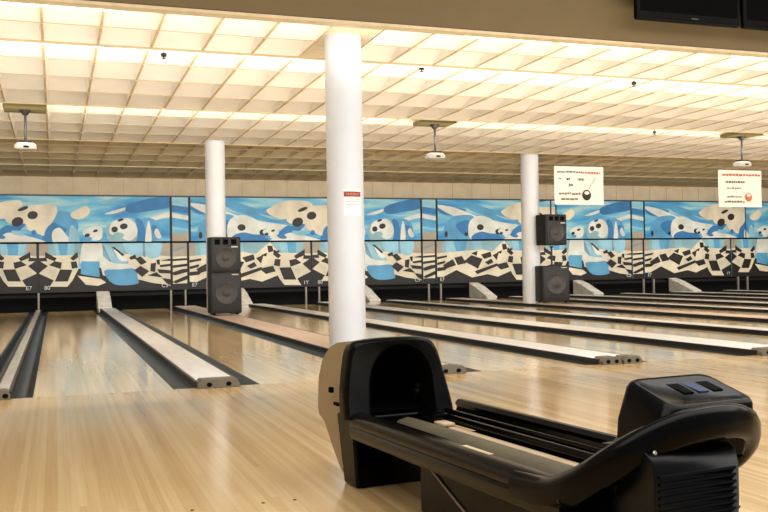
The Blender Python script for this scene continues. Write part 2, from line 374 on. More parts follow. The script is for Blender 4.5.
A_BOT = [('teal', [(-20,240),(170,240),(170,262),(-20,262)]), ('tan', [(28,243),(48,243),(48,258),(28,258)]), ('tan', [(160,243),(170,243),(170,262),(160,262)]), ('fig', [(9,243),(20,243),(19,260),(11,260)]), ('lite', [(20,243),(27,243),(25,259),(19,260)]), ('lite', [(2,243),(9,243),(11,260),(5,259)]),
       ('fig', [(57,243),(67,243),(66,260),(60,260)]), ('lite', [(67,243),(74,243),(72,261),(66,260)]), ('lite', [(53,243),(57,243),(60,260),(57,259)])]+CHK+[
       ('white', bl((83,243),(99,243),(101,254),(100,264),(80,263),(79,255))), ('fig', [(80,261),(99,261),(97.5,276),(79,273)]),
       ('cream', [(76,274.5),(99,277.5),(104,281),(96,284),(84,283)]), ('base', [(104,270),(170,270),(170,292),(104,292)]),
       ('cream', [(122,254),(170,256),(170,284),(164,282.5),(150,281),(135,277.5),(128,266)]),
       ('lite', bl((122,243),(141,243),(140,256),(132,256),(124,252))), ('lite', bl((142,243),(160,243),(158,256),(148,258),(143,252))), ('shade', [(141,243),(143,243),(144,257),(141,256)]),
       ('white', bl((98,250),(100,255),(110,262),(127,264),(133,266),(133,271),(110,274),(99,272))), ('fig', bl((102,270),(118,268.5),(133,268),(135.5,276),(135,282),(112,282.5))),
       ('lite', bl((101,245),(108,247),(115,257),(124,259),(124,262),(109,261.5),(104,255))), ('shade', [(100,246),(102,246),(109,260.5),(108,262)]),
       ('brown', [(97.5,268),(99,268),(101,276),(98,276)]), ('white', bl((112,250),(120,254),(126,260),(118,260))), ('brown', [(111,248),(113,248),(121,254),(120,255.5)]),
       ('brown', [(133.5,269.5),(138.5,266),(146,270),(140,274.5)]), ('brown', [(134,258.5),(139,257),(144,261.5),(139,263.5)]), ('brown', [(149.5,263.5),(154,263),(153,270),(149,269.5)]),
       ('brown', [(147,274),(154.5,271.5),(160,275.5)]), ('brown', [(157,268.5),(170,269.5),(170,272),(159,271.5)]), ('brown', [(159,264.5),(170,263),(170,265),(160,266)]),
       ('brown', [(155,260),(158,259.5),(158,263.5),(156,263.5)]), ('brown', [(160,260),(169,258.5),(169,260.3)]), ('brown', [(161.5,277),(170,278),(170,282.5),(166,281.8)]), ('brown', [(128,257),(133,255),(134,258),(129,259)])]
N_TOP = [('deep', [(168,204),(192,208),(192,214),(168,211)]), ('white', [(168,212),(192,216.5),(192,221),(168,217)]), ('mid', [(168,219),(192,224),(192,230),(168,226)]), ('lite', [(168,198),(192,201),(192,204),(168,201)]), ('tan', [(168,234),(192,233),(192,246),(168,246)])]
N_BOT = [('tan', [(168,240),(190,240),(190,258),(168,258)]), ('base', [(168,268),(190,268),(190,292),(168,292)]), ('cream', [(168,256.5),(190,256),(190,281),(168,282)]),
       ('brown', [(168,259),(190,257.5),(190,259.5),(168,261)]), ('brown', [(168,265),(190,262.5),(190,265),(168,267.5)]), ('brown', [(168,272),(182,268),(190,267.5),(190,270),(174,274)]), ('brown', [(171,280),(190,272.5),(190,276.5),(175,281.5)]), ('shade', [(172,250),(188,246),(188,247),(172,252)])]
BIGB = [(c, [(x+275, y+.3) for x, y in p]) for c, p in BIG]
B_TOP = [('deep', bl((190,208),(200,205),(222,208),(215,214),(198,214))), ('white', bl((188,203),(210,206),(236,216),(262,222),(286,226),(290,230),(262,229),(230,222),(205,214))),
       ('mid', bl((226,200),(262,211),(296,219),(292,225),(255,217),(228,209))), ('mid', bl((197,228),(206,217),(222,214),(232,218),(226,240),(205,244),(198,240))), ('deep', bl((210,226),(222,220),(228,224),(222,238))),
       ('white', bl((226,222),(238,215),(252,219),(260,228),(258,240),(240,243),(226,240))), ('deep', bl((231,236),(240,233),(250,235),(262,236),(262,242),(236,245),(228,241))),
       ('brown', el(238.5,228,4,3.4)), ('brown', el(259,233,3,3)), ('brown', el(222,236,2.2,2.2)), ('brown', el(199,236,1.8,3.6)),
       ('cream', bl((268,207),(284,200),(305,201),(310,206),(300,211),(285,214),(274,213))), ('lite', bl((256,214),(270,217),(280,220),(268,219)))]+SM(268,232,.8)+[('lite', bl((276,236),(284,228),(292,232),(290,243),(276,243)))]+BIGB
CHKB = [(c, [(x+270, y-2.5) for x, y in p]) for c, p in CHK[1:]]
B_BOT = [('teal', [(186,238),(330,238),(330,262),(186,262)]), ('tan', [(186,240),(194,240),(194,258),(186,258)]), ('lite', [(197,238),(206,238),(212,256),(199,256)]), ('fig', [(206,238),(224,238),(220,256),(211,257)]), ('lite', [(228,238),(240,238),(240,252),(230,252)]),
       ('fig', [(283,240),(293,240),(292,256),(285,256)]), ('lite', [(275,240),(283,240),(285,256),(278,256)]), ('tan', [(300,240),(316,240),(316,256),(300,256)]),
       ('base', [(186,264),(330,264),(330,292),(186,292)]),
       ('cream', [(187,256),(240,252),(252,254),(266,243),(275,253),(287,256),(288,270),(284,276),(278,272),(258,279.5),(246,277),(228,280.5),(210,273),(195,280),(187,280)]),
       ('brown', [(209,261),(216,259.5),(220,265.5),(212,267)]), ('brown', [(221,264),(228,259),(238.5,262),(234,270)]), ('brown', [(240,257.5),(249,255),(250,259),(243,261)]), ('brown', [(253,258),(259,255.5),(257,262)]),
       ('brown', [(234,273.5),(255,267),(256,269),(236,276)]), ('brown', [(258,267.5),(273,264.5),(279,267.5),(263,271.5)]), 
       ('brown', [(264,247),(268,247),(269,251),(265,252)]), ('brown', [(258,255),(263,253),(262,256)]), ('brown', [(270,252),(275,251),(275,254),(271,255)]), ('brown', [(196,268),(205,263),(208,268),(198,271)]), ('brown', [(188,260),(198,258.5),(198,260),(188,262)]), ('brown', [(188,266),(196,264),(196,266),(188,268)]),
       ('brown', [(188,271),(200,270),(196,273),(188,274)]), ('brown', [(228,256),(234,254),(233,258)]), ('brown', [(244,265),(250,262),(252,265),(247,267)])]+CHKB
def grow(ls, k=1.22):
    out = []
    for c, p in ls:
        if c == 'brown' and len(p) <= 4:
            cx = sum(a for a, b in p)/len(p); cy = sum(b for a, b in p)/len(p); p = [(cx+(a-cx)*k, cy+(b-cy)*k) for a, b in p]
        out.append((c, p))
    return out
def clip(poly, x0, x1, z0, z1):
    def cut(pl, ins, inter):
        out = []
        for i in range(len(pl)):
            a, b = pl[i-1], pl[i]
            if ins(b):
                if not ins(a): out.append(inter(a, b))
                out.append(b)
            elif ins(a): out.append(inter(a, b))
        return out
    def ix(v, k):
        return lambda a, b: tuple(a[j]+(b[j]-a[j])*(v-a[k])/(b[k]-a[k]) for j in (0, 1))
    for ins, inter in ((lambda p: p[0] >= x0, ix(x0, 0)), (lambda p: p[0] <= x1, ix(x1, 0)), (lambda p: p[1] >= z0, ix(z0, 1)), (lambda p: p[1] <= z1, ix(z1, 1))):
        if len(poly) < 3: return []
        poly = cut(poly, ins, inter)
    return poly
def panel(x0, x1, z0, z1, layers, label, sides):
    """one flat masking panel; layers = (material, polygon in wall metres)"""
    g = .034; x0 += g; x1 -= g; z0 += .012; z1 -= .012
    ms = ['sky', 'base']; xc = (x0+x1)/2
    from mathutils.geometry import tessellate_polygon
    q = MB(); q.box(x0-xc, x1-xc, 0, .03, z0, z1, 0)
    i = 0
    for c, poly in layers:
        pl = clip(poly, x0, x1, z0, z1)
        if len(pl) < 3: continue
        if c not in ms: ms.append(c)
        i += 1; y = -.0012*i
        vs = [Vector((a-xc, y, b)) for a, b in pl]
        tris = tessellate_polygon([vs])
        q.add(vs, [t for t in tris], ms.index(c))
    me = q.build('painted_mural', [M[c] for c in ms]); me.location = (xc, MY, 0)
    # paint layers all face the bowlers
    for p in me.data.polygons:
        if len(p.vertices) == 3 and p.normal.y > 0: p.flip()
    me.data.update()
    tag(me, label, 'mural panel', 'painted mural panels')
    return me
def text(s, size, matl, parent, loc, name):
    cu = bpy.data.curves.new(name, 'FONT'); cu.body = s; cu.size = size; cu.align_x = 'CENTER'; cu.extrude = .002
    t = bpy.data.objects.new(name, cu); COL.objects.link(t); bpy.context.view_layer.update()
    me = bpy.data.meshes.new_from_object(t.evaluated_get(bpy.context.evaluated_depsgraph_get())); me.materials.clear(); me.materials.append(matl)
    bpy.data.objects.remove(t); bpy.data.curves.remove(cu)
    o = bpy.data.objects.new(name, me); COL.objects.link(o); o.parent = parent; o.location = loc; o.rotation_euler = (PI/2, 0, 0); return o
P4 = 7.55
q = MB(); q.box(XL, XR, MY+.04, MY+.09, .47, 3.06); struct(q.build('wall_mural', M['base']))
q = MB(); q.box(XL, XR, MY-.035, MY+.04, 1.755, 1.80); struct(q.build('trim_7', M['hole']))
q = MB(); q.box(XL, XR, MY-.01, MY+.06, 3.05, 3.075); struct(q.build('trim_8', M['dark']))
q = MB(); q.box(XL, XR, MY-.01, MY+.06, .44, .475); struct(q.build('trim_9', M['base']))
rep = ['left', 'middle', 'right']
nums = [('E7', '80', 'C3', 'E7', '1Y', '6Y')]*3
for k in range(3):
    o = P4*k; nx = P4*(k+1)
    fa = lambda ls: [(c, [(AX(x)+o, ZA(x, y)) for x, y in p]) for c, p in ls]
    fb = lambda ls: [(c, [(BX(x)+o, ZA(x, y)) for x, y in p]) for c, p in ls]
    nmA, nmB, nm0 = {0: ('at far left', 'left of the big column', 'between the two left lane pairs'), 1: ('just right of the big column', 'left of the right white column', 'right of the big column'),
                     2: ('right of the right speakers', 'right part of the wall', 'right of the right speakers')}[k]
    xa0 = (XL+.05) if k == 0 else .22+o
    panel(xa0, AX(170.5)+o, 1.78, 3.05, fa(A_TOP) , 'upper mural of white spotted balls under blue sky, %s' % nmA, 0)
    panel(AX(170.5)+o, AX(190)+o, 1.78, 3.05, fa(N_TOP), 'narrow upper mural strip of plain blue sky, %s' % nm0, 0)
    panel(AX(190)+o, .22+nx, 1.78, 3.05, fb(B_TOP), 'upper mural of a blue ball beside a big ball, %s' % nmB, 0)
    a = panel(-.43+o, AX(170.5)+o, .45, 1.78, fa(grow(A_BOT)), 'lower mural of checkers and a pale blue figure, %s' % nmA, 0)
    b = panel(AX(170.5)+o, AX(188)+o, .45, 1.78, fa(N_BOT), 'narrow lower mural strip of black and cream stripes, %s' % nm0, 0)
    c = panel(AX(188)+o, -.43+nx, .45, 1.78, fb(grow(B_BOT, 1.25)), 'lower mural of rolling checkers and pins, %s' % nmB, 0)
    for s, x, par in (('80', -.2+o, a), ('C3', AX(163)+o, a), ('E7', AX(188)+.16+o, c), ('1Y', -.43+nx-.2, c)):
        text(s, .15, M['white'], par, (x-par.location.x, -.095, .52), 'lane_number')
d = panel(XL+.05, -.43, .45, 1.78, [(c, [(AX(x), ZA(x, y)) for x, y in p]) for c, p in A_BOT[:9]+CHK], 'lower mural panel with checkered floor cut by the left picture edge', 0)
text('E7', .15, M['white'], d, (-.66-d.location.x, -.095, .52), 'lane_number')
o = P4*3
panel(.22+o, XR-.05, 1.78, 3.05, [(c, [(AX(x)+o, ZA(x, y)) for x, y in p]) for c, p in A_TOP], 'upper mural with the right half of a big spotted ball, right picture edge', 0)
panel(-.43+o, XR-.05, .45, 1.78, [(c, [(AX(x)+o, ZA(x, y)) for x, y in p]) for c, p in A_BOT], 'lower mural panel with checkered floor at the right picture edge', 0)

# dark machine bays under the mural
q = MB(); q.box(XL, XR, 26.62, 26.94, .30, .47); struct(q.build('trim_6', M['pit']))

# ------------------------------------------------------------------ columns
def column(x, y, r, z0, label, sticker=False):
    e = empty('round_column', (x, y, z0))
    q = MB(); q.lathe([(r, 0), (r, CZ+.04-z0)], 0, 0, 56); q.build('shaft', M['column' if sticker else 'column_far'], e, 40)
    if sticker:
        q = MB()
        a0, a1 = -1.95-.0, -.95
        def patch(a, b, za, zb, off, mi):
            n = 14
            q.rings([[((r+off)*math.cos(a+(b-a)*j/n), (r+off)*math.sin(a+(b-a)*j/n), z) for j in range(n+1)] for z in (za, zb)], False, m=mi)
        patch(a0, a1, 1.50, 1.79, .001, 0); patch(a0, a1, 1.705, 1.765, .002, 1)
        for j in range(9): patch(a0+.14+j*.085, a0+.14+j*.085+.05, 1.724, 1.746, .003, 2)
        for j, z in enumerate((1.675, 1.645, 1.612)): patch(a0+.10, a1-.07, z, z+.007, .002, 3)
        s = q.build('warning_sticker', [M['paper'], M['red'], M['ink2'], M['ink']], e); s['label'] = 'white notice with a dark red band'
    tag(e, label, 'column')
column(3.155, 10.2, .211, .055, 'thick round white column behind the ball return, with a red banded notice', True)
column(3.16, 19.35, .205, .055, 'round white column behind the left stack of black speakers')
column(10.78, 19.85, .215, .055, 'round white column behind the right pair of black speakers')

# ------------------------------------------------------------------ speakers
def speaker(w, d, h, loc, rz, label, tweeters):
    e = empty('loudspeaker', loc, rz)
    q = MB(); q.rbox(-w/2, w/2, -d/2, d/2, 0, h, .02, 3); q.build('cabinet', M['spk'], e, 40)
    q = MB(); q.rbox(-w/2+.03, w/2-.03, -d/2-.018, -d/2+.01, .04, h-.04, .012, 2); q.build('grille', M['grille'], e, 40)
    hc = h*(.42 if tweeters else .50); R = min(w*.36, h*.3)
    q = MB()
    ring = lambda rr, y: [(rr*math.cos(t), y, hc+rr*math.sin(t)) for t in [2*PI*j/32 for j in range(32)]]
    q.rings([ring(R, -d/2-.017), ring(R*.98, -d/2-.034), ring(R*.9, -d/2-.034), ring(R*.84, -d/2-.024), ring(R*.38, -d/2-.019), ring(R*.32, -d/2-.03), ring(R*.01, -d/2-.036)], True)
    q.build('woofer', M['cone'], e, 40)
    if tweeters:
        for s in (-1, 0, 1):
            q = MB(); cx = s*w*.27; hh = h*.86; k = w*.085
            q.rings([[(cx-k*a, -d/2-y, hh-k*a), (cx+k*a, -d/2-y, hh-k*a), (cx+k*a, -d/2-y, hh+k*a), (cx-k*a, -d/2-y, hh+k*a)] for a, y in ((1, .017), (1, .03), (.8, .03), (.4, .020))], True, False, True)
            q.build('tweeter', M['hole'], e)
    q = MB(); q.rbox(w*.18, w*.40, -d/2-.026, -d/2-.016, h*(.70 if tweeters else .93), h*(.74 if tweeters else .955), .004, 2); q.build('badge', M['projw'], e)
    if not tweeters:
        for s in (-1, 1):
            for t in (-1, 1):
                q = MB(); q.rbox(s*w*.38-.03, s*w*.38+.03, t*d*.35-.03, t*d*.35+.03, -.028, .0, .006, 2); q.build('foot', M['hole'], e)
    else:
        for s in (-1, 1):
            q = MB(); q.rbox(s*w*.5-.012, s*w*.5+.012, -.06, .06, h*.5, h*.56, .008, 2); q.build('side_handle', M['dark'], e)
    tag(e, label, 'speaker', 'black loudspeakers'); return e
speaker(.62, .42, .82, (3.21, 18.72, .0985), .0, 'large black loudspeaker at the bottom of the left stack, standing on the divider', False)
speaker(.61, .40, .70, (3.21, 18.72, .92), .0, 'black loudspeaker on top of the left stack, against the white column', True)
speaker(.68, .46, .84, (11.06, 19.36, .0985), -.12, 'large black loudspeaker on the floor in front of the right white column', False)
speaker(.60, .40, .72, (11.06, 19.36, 1.42), .12, 'black loudspeaker raised on a pole beside the right white column', True)
e = empty('speaker_pole', (11.06, 19.36, .923))
q = MB(); q.tube([(0, 0, .018), (0, 0, .46)], .022, 12); q.build('pole', M['dark'], e, 40)
q = MB(); q.lathe([(.09, .016), (.09, .026), (.03, .045)], 0, 0, 20); q.build('flange', M['dark'], e, 40)
q = MB(); q.lathe([(.04, .44), (.05, .46), (.05, .478)], 0, 0, 20); q.build('socket', M['dark'], e, 40)
tag(e, 'short black pole between the two right loudspeakers', 'pole')
e = empty('speaker_bracket', (11.06, 19.36, 2.14))
q = MB(); q.tube([(0, 0, .0), (0, 0, .34)], .018, 10); q.build('upright', M['dark'], e, 40)
q = MB(); q.rbox(-.10, .06, -.03, .03, .33, .36, .008, 2); q.build('cross_piece', M['dark'], e)
q = MB(); q.rbox(-.12, -.08, -.03, .52-.22, .33, .36, .006, 2); q.build('wall_arm', M['dark'], e)
tag(e, 'thin dark bracket above the raised right loudspeaker', 'bracket')
q = MB(); q.tube(smooth_open([(3.53, 18.70, .92), (3.62, 18.70, .86), (3.70, 18.75, .95), (3.85, 18.9, 1.12)]), .012, 8); 
c = q.build('speaker_cable', M['hole'], None, 40)
bpy.data.objects.remove(c)

# ------------------------------------------------------------------ projectors on ceiling poles
for (x, y), lab in (((-.42, 15.86), 'small projector hanging on a pole at far left'), ((6.6, 15.72), 'small projector hanging on a pole right of the big column'), ((13.52, 15.72), 'small projector hanging on a pole above the right banner')):
    e = empty('ceiling_projector', (x, y, 0))
    q = MB(); q.rbox(-.32, .32, -.28, .28, CZ-.035, CZ+.03, .006, 2); q.build('mounting_board', M['olive'], e)
    q = MB(); q.lathe([(.09, CZ-.035), (.09, CZ-.05), (.03, CZ-.12)][::-1], 0, 0, 20); q.build('flange', M['dark'], e, 40)
    q = MB(); q.tube([(0, 0, 3.07), (0, 0, CZ-.05)], .02, 12); q.build('pole', M['dark'], e, 40)
    q = MB(); q.rbox(-.10, .10, -.10, .10, 3.04, 3.075, .01, 2); q.box(-.13, -.10, -.02, .02, 2.99, 3.06); q.box(.10, .13, -.02, .02, 2.99, 3.06); q.build('clamp', M['dark'], e)
    q = MB()
    q.rings([[(.17*sx*math.copysign(abs(math.cos(t))**.5, math.cos(t)), .13*sx*math.copysign(abs(math.sin(t))**.5, math.sin(t)), z) for t in [2*PI*j/28 for j in range(28)]] for sx, z in ((.8, 2.925), (1, 2.94), (1, 3.0), (.75, 3.04))], True, True, True)
    pj = q.build('projector_body', M['projw'], e, 40)
    q = MB(); q.rings([[(-.06+rr*math.cos(t), .128+yy, 2.97+rr*math.sin(t)) for t in [2*PI*j/18 for j in range(18)]] for rr, yy in ((.04, -.03), (.04, .012), (.03, .012), (.02, .0))], True, True, True); q.build('lens', M['hole'], pj, 40)
    q = MB(); q.rbox(-.03, .05, -.136, -.12, 2.955, 2.985, .004, 2); q.build('port_panel', M['hole'], pj)
    tag(e, lab, 'projector', 'projectors on ceiling poles')

# ------------------------------------------------------------------ hanging banners
def banner(x0, x1, z0, z1, y, lab, kind):
    e = empty('hanging_banner', ((x0+x1)/2, y, z0)); w = (x1-x0)/2; h = z1-z0
    q = MB(); n = 10
    q.rings([[(-w+2*w*i/n, .012*math.sin(i*1.3+z*3), z) for i in range(n+1)] for z in (0, h*.33, h*.66, h)], False)
    q.rings([[(-w+2*w*i/n, .008+.012*math.sin(i*1.3+z*3), z) for i in range(n+1)] for z in (0, h*.33, h*.66, h)], False)
    sh = q.build('sheet', M['paper'], e, 60)
    for s in (-1, 1):
        q = MB(); q.tube([(s*(w-.06), .01, h-.02), (s*(w-.06), .01, CZ+.03-z0)], .004, 6); q.build('cord', M['trim'], e)
    rg = random.Random(kind); ms = ['ink', 'ink2', 'inkb']
    def dash(q, u0, u1, v, hh, mi): q.box(-w+2*w*u0, -w+2*w*u1, -.024, -.020, h*(1-v)-hh/2, h*(1-v)+hh/2, 0)
    def line(u0, u1, v, hh, mi, lo=.02, hi=.06):
        u = u0; q = MB()
        while u < u1: 
            d = rg.uniform(lo, hi); dash(q, u, min(u+d, u1), v+rg.uniform(-.006, .006), hh*rg.uniform(.7, 1), mi); u += d+.014
        q.build('text_line', M[ms[mi]], sh)
    if kind == 1:
        line(.05, .55, .15, .045, 0); line(.56, .92, .165, .05, 1, .03, .06)
        line(.08, .14, .32, .03, 0); line(.24, .30, .33, .06, 2); line(.48, .60, .34, .06, 0); line(.28, .37, .49, .07, 0)
        line(.08, .32, .71, .05, 0); line(.34, .52, .72, .05, 0); line(.12, .46, .86, .055, 0, .05, .1)
        q = MB()
        for k2 in range(6): dash(q, .66+.03*k2, .67+.03*k2, .62-.06*k2, .05, 1)
        q.build('ribbon_mark', M['ink2'], sh)
    else:
        line(.08, .95, .13, .06, 1, .04, .08); line(.15, .60, .32, .05, 0); line(.18, .5, .49, .035, 0); line(.18, .52, .72, .04, 0); line(.12, .58, .86, .05, 0, .04, .09)
    q = MB(); cx = -w+2*w*(.64 if kind == 1 else .68); cz = h*(.25 if kind == 1 else .27); r = .115 if kind == 1 else .10
    q.rings([[(cx+rr*math.cos(t), yy, cz+rr*1.1*math.sin(t)) for t in [2*PI*j/24 for j in range(24)]] for rr, yy in ((r, -.018), (r, -.024))], True, True, True)
    em = q.build('round_emblem', M['inkb'] if kind == 1 else M['ink2'], sh)
    q = MB(); q.rings([[(cx+rr*math.cos(t), yy, cz+r*.45+rr*.6*math.sin(t)) for t in [2*PI*j/20 for j in range(20)]] for rr, yy in ((r*.6, -.024), (r*.6, -.027))], True, True, True); q.build('emblem_highlight', M['paper'], em)
    tag(e, lab, 'banner', 'printed banners hanging from the ceiling')
banner(11.14, 12.48, 2.38, 3.29, 19.3, 'cream banner with a black round emblem, hanging right of the right white column', 1)
banner(15.85, 17.20, 2.35, 3.29, 19.3, 'cream banner with an orange heading, hanging below the right projector', 2)

# ------------------------------------------------------------------ sprinklers
for (x, y), lab in (((1.29, 11.62), 'small dark sprinkler head in the ceiling, left of the big column top'), ((4.65, 11.49), 'small dark sprinkler head in the ceiling, just right of the big column top'), ((8.08, 11.64), 'small dark sprinkler head in the bright ceiling, upper right'),
                    ((11.5, 15.9), 'small dark sprinkler head in the ceiling, above the gap between the two banners'), ((1.34, 24.1), 'small dark sprinkler head under the shaded ceiling, left of the left white column'), ((4.95, 24.1), 'small dark sprinkler head under the shaded ceiling, right of the left white column'),
                    ((8.62, 24.1), 'small dark sprinkler head under the shaded ceiling, right of the big column'), ((12.2, 24.1), 'small dark sprinkler head under the shaded ceiling, left of the right white column')):
    e = empty('ceiling_sprinkler', (x, y, CZ))
    q = MB(); q.lathe([(.008, -.03), (.008, .1)], 0, 0, 10); q.build('stem', M['dark'], e)
    q = MB(); q.lathe([(.028, -.036), (.028, -.03)], 0, 0, 14); q.build('deflector', M['dark'], e)
    q = MB(); q.lathe([(.035, -.008), (.035, .03)], 0, 0, 14); q.build('flange', M['dark'], e)
    tag(e, lab, 'sprinkler', 'ceiling sprinkler heads')

# ------------------------------------------------------------------ televisions under the bulkhead
def tv(x0, x1, z0, z1, lab, logo):
    e = empty('television', ((x0+x1)/2, 9.22, z0)); w = (x1-x0)/2; h = z1-z0
    q = MB(); q.rbox(-w, w, -.04, .04, 0, h, .03, 4); ca = q.build('casing', M['tv'], e, 40)
    q = MB(); q.rbox(-w+.05, w-.05, -.045, -.03, .10, h-.05, .006, 2); q.build('screen', M['screen'], e)
    if logo: 
        q = MB(); q.rbox(.02, .12, -.044, -.038, .045, .062, .003, 2); q.build('maker_badge', M['cone'], ca)
    q = MB(); q.box(-.12, .12, .04, .20, h*.35, h*.65); q.box(-.2, .2, .20, .275, h*.3, h*.7); q.build('wall_mount', M['dark'], e)
    tag(e, lab, 'television', 'televisions on the bulkhead'); return e
tv(6.43, 7.925, 3.81, 4.68, 'large black television on the bulkhead at top right, left of the pair', True)
t2 = tv(7.965, 9.46, 3.81, 4.68, 'black television on the bulkhead cut by the right picture edge', False)

# ------------------------------------------------------------------ ball return (local: x across, y negative towards the bowler, z up)
TH = .10
BR = empty('ball_return', (1.22, 3.87, 0), TH)
tag(BR, 'black bowling ball return with a beige hood and long rack in the right foreground', 'ball return')
V = lambda u, v, z: (u, -v, z)          # v runs from the hood towards the bowler
# hood: beige body
def side_u(z, s):                       # left / right face of the hood at height z
    lo = [(0, -.005, .415), (.28, -.05, .465), (.45, -.04, .437), (.56, -.018, .402), (.63, .02, .35)]
    for (z0, a0, b0), (z1, a1, b1) in zip(lo, lo[1:]):
        if z <= z1+1e-6: t = (z-z0)/(z1-z0); return (a0+(a1-a0)*t) if s < 0 else (b0+(b1-b0)*t)
    return lo[-1][1] if s < 0 else lo[-1][2]
prof = [(0.0, .015), (-.05, .02), (-.12, .05), (-.18, .14), (-.235, .255), (-.29, .28), (-.31, .31), (-.315, .45), (-.305, .53), (-.27, .585), (-.21, .612), (-.10, .625), (0.0, .628)]
q = MB()
ringL = [V(side_u(z, -1), v, z) for v, z in prof]; ringR = [V(side_u(z, 1), v, z) for v, z in prof]
mids = [[V(side_u(z, -1)+(side_u(z, 1)-side_u(z, -1))*t, v-.02*math.sin(PI*t)*(1 if v < -.2 else 0), z+.006*math.sin(PI*t)*(1 if z > .5 else 0)) for v, z in prof] for t in (.06, .3, .7, .94)]
q.rings([ringL]+mids+[ringR], False); n = len(prof)
q.add(ringL, [tuple(range(n))]); q.add(ringR, [tuple(range(n))])
hood = q.build('hood_shell', M['beige_pl'], BR, 35)
bv = hood.modifiers.new('bevel', 'BEVEL'); bv.width = .012; bv.segments = 3; bv.limit_method = 'ANGLE'; bv.angle_limit = math.radians(50)
q = MB(); q.rbox(-.054, -.034, .14, .165, .395, .42, .004, 2); q.build('latch', M['hole'], hood)
q = MB(); q.rbox(-.053, -.036, .06, .11, .345, .36, .004, 2); q.build('slot', M['hole'], hood)
# hood front: rounded bezel with an arched mouth
NB = 48
def bez(off, v):                        # rounded trapezoid outline, evenly walked from bottom left over the top to bottom right
    pts = smooth_open([(-.052+off, .30), (-.056+off, .40), (-.044+off, .52), (-.026+off, .60-off), (.015+off, .632-off), (.18, .642-off), (.335-off, .632-off), (.385-off, .59-off), (.42-off, .49), (.466-off, .33), (.47-off, .30)], 12)
    L = [0]
    for a, b in zip(pts, pts[1:]): L.append(L[-1]+math.dist(a, b))
    out = []; j = 0
    for i in range(NB):
        s = L[-1]*i/(NB-1)
        while j < len(L)-2 and L[j+1] < s: j += 1
        t = (s-L[j])/(L[j+1]-L[j]); out.append(V(pts[j][0]+(pts[j+1][0]-pts[j][0])*t, v, pts[j][1]+(pts[j+1][1]-pts[j][1])*t))
    return out
def mouth(v, sc=1., dz=0):
    pts = []
    for i in range(NB):
        t = i/(NB-1)
        if t < .22: p = (.065, .30+(.42-.30)*t/.22)
        elif t > .78: p = (.385+.015*(t-.78)/.22, .42-(.42-.30)*(t-.78)/.22)
        else:
            a = PI*(1-(t-.22)/.56); p = (.225+.16*math.cos(a)-.005*math.sin(a), .42+.192*math.sin(a)**.9)
        pts.append(V(.235+(p[0]-.235)*sc, v, .42+(p[1]-.42)*sc+dz))
    return pts
q = MB()
q.rings([bez(.0, -.03), bez(-.004, .02), bez(.0, .045), bez(.010, .055)], False)
q.build('bezel_rim', M['black_pl'], BR, 40)
q = MB(); q.rings([bez(.010, .055), bez(.022, .045), mouth(.028, 1.06), mouth(.02)], False); q.build('front_bezel', M['dark_pl'], BR, 40)
q = MB(); r2 = mouth(-.22, .7)
q.rings([mouth(.02), mouth(.0, .90), mouth(-.08, .84), r2], False); q.add(r2, [tuple(range(NB))]); 
q.add([mouth(.02)[0], mouth(.02)[-1], r2[-1], r2[0]], [(0, 1, 2, 3)]); q.build('mouth_tunnel', M['hole'], BR, 40)
q = MB(); q.rbox(.335, .36, .06, .09, .375, .395, .006, 2); q.rbox(.345, .372, .07, .10, .40, .415, .006, 2); q.tube([V(.36, -.12, .33), V(.355, -.07, .42)], .006, 8); q.build('lift_bracket', M['dark'], BR, 40)
q = MB()
q.rings([[V(-.012-.06*z0, .05, z0), V(.415, .05, z0), V(.415, -.10-.1*z0, z0), V(-.012-.06*z0, -.10-.1*z0, z0)] for z0 in (.0, .02, .31)], True, True, True)
b_ = q.build('hood_base', M['black_pl'], BR, 40)
bv = b_.modifiers.new('bevel', 'BEVEL'); bv.width = .012; bv.segments = 2
q = MB(); q.rbox(.385, .415, -.06, -.035, .11, .165, .004, 2); q.build('foot_bracket', M['projw'], BR)
# rack rails: upper and lower roll swept along the rack
def rail_path(u, L): return [(u, 0.02), (u, .5), (u, 1.0), (u, L)]
def rail(u, s, L, zt):
    prof = [(.035, zt-.03), (.045, zt-.012), (.03, zt+.004), (.008, zt+.004), (-.018, zt-.006), (-.03, zt-.024), (-.03, zt-.044), (-.022, zt-.056), (-.030, zt-.066), (-.028, zt-.092), (-.012, zt-.112), (.02, zt-.118), (.05, zt-.11), (.045, zt-.06)]
    q = MB(); rg = []
    for v in (.035, .3, .8, 1.2, L): rg.append([V(u+s*a, v, z-.0*v) for a, z in prof])
    q.rings(rg, True, True, True); return q.build('side_rail', M['rail'], BR, 40)
ZR = .325
RL = rail(-.01, 1, 1.55, ZR); RR = rail(.53, -1, 1.55, ZR+.02)
q = MB(); q.rbox(.008, .028, -1.10, -.92, ZR+.0035, ZR+.0065, .0012, 1); q.build('pale_label', M['pale'], RL)
# bed between the rails
q = MB(); q.box(.03, .485, -1.6, -.03, .19, .225); q.build('tray', M['hole'], BR)
q = MB(); bp = [(-.075, .0), (-.07, .03), (-.045, .055), (0, .066), (.045, .055), (.07, .03), (.075, .0)]
q.rings([[V(.235+a, v, .225+b) for a, b in bp] for v in (-.2, .06, .5, 1.0, 1.55)], True, True, True); q.build('ball_bed', M['bed'], BR, 50)
for u, z, r in ((.10, .285, .017), (.385, .29, .017), (.44, .30, .014)):
    q = MB(); q.tube([V(u, -.1, z), V(u, .4, z), V(u, 1.0, z), V(u, 1.55, z)], r, 12); q.build('guide_rail', M['black_pl'], BR, 40)
q = MB(); q.rbox(.325, .365, -1.5, -.12, .245, .268, .006, 2); q.build('pale_strip', M['pale'], BR)
q = MB(); q.rbox(.29, .37, -.18, -.04, .285, .315, .01, 2); q.build('ball_stop', M['black_pl'], BR, 40)
q = MB(); q.rbox(.30, .36, -.26, -.17, .27, .285, .006, 2); q.build('wear_plate', M['pale'], BR, 40)
